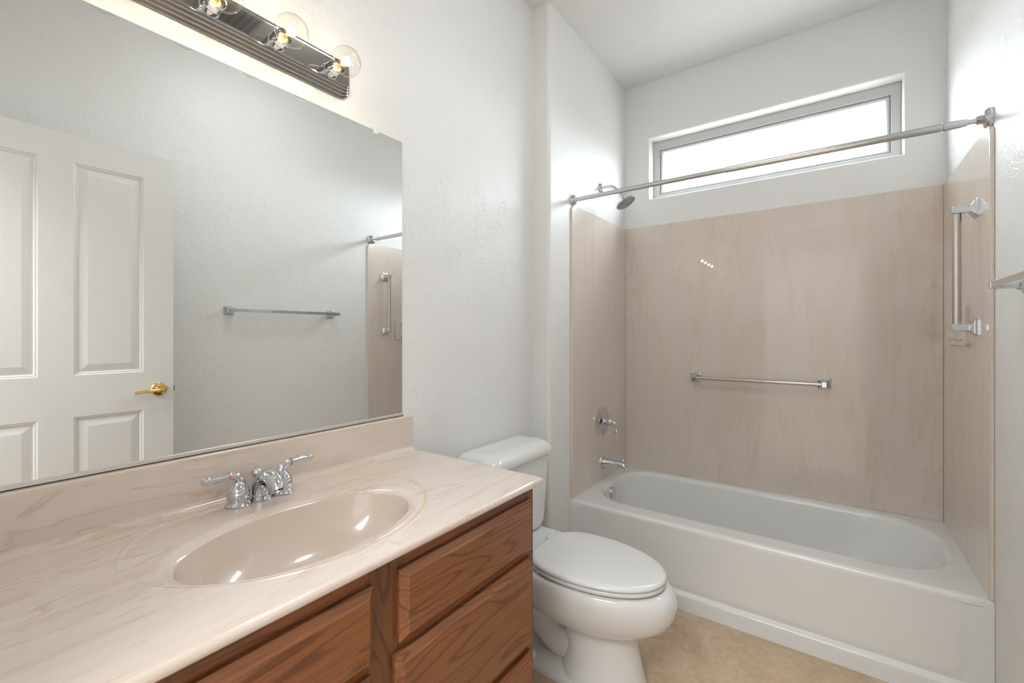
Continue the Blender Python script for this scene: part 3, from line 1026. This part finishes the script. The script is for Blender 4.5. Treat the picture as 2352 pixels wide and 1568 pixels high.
obj('spray_face', bm, pmat('grey_spray_face', (0.40, 0.40, 0.39), 0.4), sh)

val = thing('shower_valve', 'chrome shower valve with round plate above the tub spout', 'shower valve')
VX, VZ = XJ + TH, 0.716
bm = nb()
lathe(bm, [(0.0, 0.0), (0.086, 0.0), (0.0865, 0.003), (0.080, 0.008), (0.074, 0.0085), (0.071, 0.011), (0.062, 0.0125), (0.058, 0.0105), (0.050, 0.0115), (0.034, 0.014), (0.030, 0.020), (0.0, 0.020)], (VX, PY, VZ), (1, 0, 0), 56)
obj('escutcheon', bm, 'chrome', val, angle=50)
bm = nb()
lathe(bm, [(0.0, 0.018), (0.019, 0.018), (0.019, 0.034), (0.026, 0.036), (0.0265, 0.046), (0.023, 0.049), (0.0235, 0.055), (0.019, 0.060), (0.013, 0.066), (0.010, 0.070), (0.0, 0.070)], (VX, PY, VZ), (1, 0, 0), 36)
pts = spline([(VX + 0.064, PY, VZ), (VX + 0.078, PY, VZ - 0.004), (VX + 0.088, PY, VZ - 0.020), (VX + 0.089, PY, VZ - 0.046), (VX + 0.091, PY, VZ - 0.072)], 7)
n_ = len(pts)
tube(bm, pts, [0.0100 - 0.0045 * min(1, i / (n_ * 0.55)) + (0.0028 if i > n_ * 0.7 else 0) for i in range(n_)], 16)
obj('lever', bm, 'chrome', val, angle=50)

spt = thing('tub_spout', 'chrome tub spout with diverter knob above tub rim', 'tub spout')
bm = nb()
SZ = 0.474
lathe(bm, [(0.0, 0.0), (0.040, 0.0), (0.0405, 0.003), (0.037, 0.008), (0.034, 0.010)], (VX, PY, SZ), (1, 0, 0), 36, cap1=False)
def ovl(x, zc, hw, hh):
    return [(VX + x, PY + hw * cos(2 * pi * k / 28), zc + hh * sin(2 * pi * k / 28)) for k in range(28)]
loft(bm, [ovl(0.009, SZ, 0.032, 0.033), ovl(0.035, SZ + 0.002, 0.029, 0.028), ovl(0.075, SZ + 0.005, 0.024, 0.021), ovl(0.110, SZ + 0.006, 0.021, 0.017), ovl(0.128, SZ + 0.003, 0.020, 0.018)], False, False)
# down-turned nose
loft(bm, [ovl(0.128, SZ + 0.003, 0.020, 0.018)] + [[(VX + 0.120 + 0.030 * cos(2 * pi * k / 28) * 0.0 + s, PY + w * cos(2 * pi * k / 28), SZ + zz + hh * sin(2 * pi * k / 28)) for k in range(28)] for s, w, zz, hh in ((0.020, 0.0195, -0.001, 0.0175), (0.028, 0.018, -0.008, 0.016), (0.030, 0.016, -0.013, 0.012))], False, True)
obj('spout_body', bm, 'chrome', spt, angle=50)
bm = nb(); lathe(bm, [(0.004, -0.006), (0.004, 0.008), (0.0075, 0.010), (0.008, 0.015), (0.005, 0.019), (0.0, 0.020)], (VX + 0.128, PY, SZ + 0.018), (0, 0, 1), 20)
obj('diverter_knob', bm, 'chrome', spt)

# ------------------------------------------------------------------ toilet
toi = thing('toilet', 'white two piece toilet with closed lid between vanity and tub', 'toilet')
TYC = 1.527
def egg(xb, xf, hw, z, n=72, back=0.85, p=2.3):
    """plan outline: straight-ish back at xb, elongated rounded front at xf, half width hw"""
    pts = []
    L = xf - xb
    xm = xb + 0.40 * L                   # widest point
    for k in range(n):
        t = 2 * pi * k / n               # 0 = front tip
        c, s = cos(t), sin(t)
        if c >= 0:
            x = xm + (xf - xm) * c
            y = hw * (abs(s) ** 0.96) * (1 if s >= 0 else -1)
        else:
            # superelliptic back half
            e = 2.0 / 3.6
            x = xm - (xm - xb) * abs(c) ** e
            w = abs(s) ** e
            y = hw * w * (back + (1 - back) * (1 - abs(c))) * (1 if s >= 0 else -1)
        pts.append((x, TYC + y, z))
    return pts
bm = nb()
lv = [(0.0, 0.400, 0.702, 0.118), (0.030, 0.402, 0.698, 0.116), (0.08, 0.415, 0.684, 0.106), (0.13, 0.420, 0.674, 0.100), (0.17, 0.410, 0.668, 0.100), (0.195, 0.395, 0.668, 0.104), (0.210, 0.36, 0.680, 0.116),
      (0.225, 0.31, 0.712, 0.138), (0.244, 0.26, 0.748, 0.156), (0.272, 0.23, 0.780, 0.172), (0.305, 0.21, 0.797, 0.183), (0.335, 0.21, 0.801, 0.188), (0.358, 0.21, 0.795, 0.187), (0.372, 0.22, 0.784, 0.184), (0.380, 0.23, 0.770, 0.178), (0.382, 0.24, 0.755, 0.168)]
loft(bm, [egg(a, b, w, z) for z, a, b, w in lv])
# rear deck under the tank
def rl2(x0, x1, hw, z, r):
    return [((x0 + x1) / 2 + a, TYC + b, z) for a, b in rrect(x1 - x0, 2 * hw, r, 6)]
loft(bm, [rl2(0.03, 0.34, 0.095, 0.19, 0.05), rl2(0.03, 0.34, 0.12, 0.25, 0.05), rl2(0.028, 0.345, 0.165, 0.33, 0.05), rl2(0.025, 0.35, 0.178, 0.375, 0.05), rl2(0.028, 0.345, 0.174, 0.388, 0.045), rl2(0.035, 0.335, 0.165, 0.392, 0.04)])
# trapway behind the pedestal column, and the foot it stands on
tp = spline([(0.56, TYC, 0.17, 0.090), (0.47, TYC, 0.12, 0.086), (0.39, TYC, 0.10, 0.080), (0.32, TYC, 0.135, 0.078), (0.27, TYC, 0.205, 0.080), (0.21, TYC, 0.225, 0.080), (0.155, TYC, 0.17, 0.080), (0.13, TYC, 0.06, 0.084), (0.13, TYC, 0.0, 0.086)], 6)
tube(bm, [p[:3] for p in tp], [p[3] for p in tp], 24)
def foot(e, z):
    return [(0.055 + 0.5 * (0.62 - 0.055) + a, TYC + b, z) for a, b in rrect(0.62 - 0.055 - 2 * e, 0.236 - 2 * e, 0.06, 8)]
loft(bm, [foot(0.0, 0.0), foot(0.0, 0.016), foot(0.004, 0.024), foot(0.016, 0.032), foot(0.040, 0.046)])
obj('bowl', bm, 'porcelain', toi, angle=55)
for s in (-1, 1):
    bm = nb(); lathe(bm, [(0.017, 0.0), (0.017, 0.010), (0.012, 0.020), (0.0, 0.023)], (0.300, TYC + s * 0.092, 0.030), (0, 0, 1), 20)
    obj('bolt_cap', bm, 'white', toi)
bm = nb()
def rt(z, x0, x1, hw, r):
    """tank outline: bowed front, rounded corners"""
    o = []
    for a, b in rrect(x1 - x0, 2 * hw, r, 8):
        x = (x0 + x1) / 2 + a
        k = (a / (x1 - x0) + 0.5)
        x -= k * 0.030 * (b / hw) ** 2
        o.append((x, TYC + b, z))
    return o
loft(bm, [rt(0.392, 0.060, 0.190, 0.165, 0.04), rt(0.400, 0.045, 0.205, 0.185, 0.045), rt(0.43, 0.035, 0.215, 0.198, 0.045), rt(0.56, 0.028, 0.222, 0.206, 0.045), rt(0.716, 0.024, 0.228, 0.215, 0.045)])
obj('tank', bm, 'porcelain', toi, angle=50)
bm = nb()
loft(bm, [rt(0.7165, 0.020, 0.232, 0.218, 0.045), rt(0.7185, 0.014, 0.240, 0.226, 0.05), rt(0.728, 0.012, 0.2425, 0.2285, 0.05), rt(0.742, 0.014, 0.240, 0.226, 0.05), rt(0.754, 0.020, 0.230, 0.217, 0.046), rt(0.763, 0.030, 0.213, 0.202, 0.04), rt(0.7675, 0.042, 0.195, 0.186, 0.035), rt(0.769, 0.06, 0.17, 0.15, 0.03)])
obj('tank_lid', bm, 'porcelain', toi, angle=60)
bm = nb()
lathe(bm, [(0.0, 0.0), (0.013, 0.0), (0.013, 0.008), (0.0, 0.012)], (0.218, TYC - 0.165, 0.665), (1, 0, 0), 20)
tube(bm, [(0.232, TYC - 0.168, 0.665), (0.234, TYC - 0.13, 0.660), (0.234, TYC - 0.095, 0.652)], [0.006, 0.0065, 0.0075], 12)
obj('flush_lever', bm, 'chrome', toi)
SX0, SX1, SW = 0.290, 0.764, 0.1795
bm = nb()
def sl(e, z):
    return egg(SX0 + e, SX1 - e, SW - e, z, back=0.86)
loft(bm, [sl(0.016, 0.3870), sl(0.004, 0.3880), sl(0.0012, 0.3905), sl(0.001, 0.3970), sl(0.003, 0.4010), sl(0.012, 0.4024)])
obj('seat_ring', bm, 'seat', toi, angle=60)
bm = nb()
loft(bm, [sl(0.014, 0.4040), sl(0.003, 0.4045), sl(0.0, 0.4072), sl(0.0005, 0.412), sl(0.0035, 0.4165), sl(0.009, 0.4195), sl(0.018, 0.4212), sl(0.05, 0.4222), sl(0.10, 0.4228), sl(0.15, 0.423)])
obj('seat_lid', bm, 'seat', toi, angle=60)
for qx, qy in ((0.66, -0.115), (0.66, 0.115), (0.36, -0.150), (0.36, 0.150)):
    bm = nb(); lathe(bm, [(0.0, 0.0), (0.008, 0.0), (0.007, 0.0065), (0.0, 0.0065)], (qx, TYC + qy, 0.3815), (0, 0, 1), 12)
    obj('bumper', bm, 'seat', toi)
for s in (-1, 1):
    bm = nb(); lathe(bm, [(0.0, -0.022), (0.010, -0.022), (0.011, -0.018), (0.011, 0.018), (0.010, 0.022), (0.0, 0.022)], (0.283, TYC + s * 0.07, 0.403), (0, 1, 0), 16)
    obj('hinge', bm, 'seat', toi)
bm = nb(); tube(bm, spline([(0.07, TYC - 0.19, 0.395), (0.07, TYC - 0.20, 0.33), (0.05, TYC - 0.22, 0.25), (0.03, TYC - 0.22, 0.20)], 6), 0.0055, 10)
lathe(bm, [(0.0, 0.0), (0.026, 0.0), (0.024, 0.004), (0.008, 0.006), (0.008, 0.035), (0.0, 0.035)], (0.0005, TYC - 0.22, 0.20), (1, 0, 0), 24)
obj('supply_line', bm, 'steel', toi)

# ------------------------------------------------------------------ fill light added on the ceiling, above the camera's view
cl = thing('ceiling_fill_light', 'round opal fill light added overhead, out of view', 'fill light')
bm = nb(); lathe(bm, [(0.0, 0.0), (0.185, 0.0), (0.185, 0.022), (0.175, 0.030), (0.160, 0.030)], (0.95, 1.25, CEIL), (0, 0, -1), 48, cap1=False)
obj('base_ring', bm, 'white', cl)
bm = nb(); lathe(bm, [(0.170, 0.028)] + [(0.170 * cos(radians(t)), 0.028 + 0.075 * sin(radians(t))) for t in range(10, 91, 10)], (0.95, 1.25, CEIL), (0, 0, -1), 48)
obj('glass_dome', bm, 'dome', cl)

# ------------------------------------------------------------------ ceiling vent (seen only as a reflection in the light bar)
vent = thing('ceiling_vent', 'square white slatted exhaust vent in the bathroom ceiling', 'vent')
bm = nb()
box(bm, 1.20, 1.46, 0.90, 1.16, CEIL - 0.012, CEIL, 0.004, 2)
obj('grille_frame', bm, 'white', vent)
for k in range(7):
    bm = nb()
    y = 0.925 + k * 0.033
    box(bm, 1.225, 1.435, y, y + 0.018, CEIL - 0.0135, CEIL - 0.0115)
    obj('slot', bm, 'slot', vent, smooth=False)
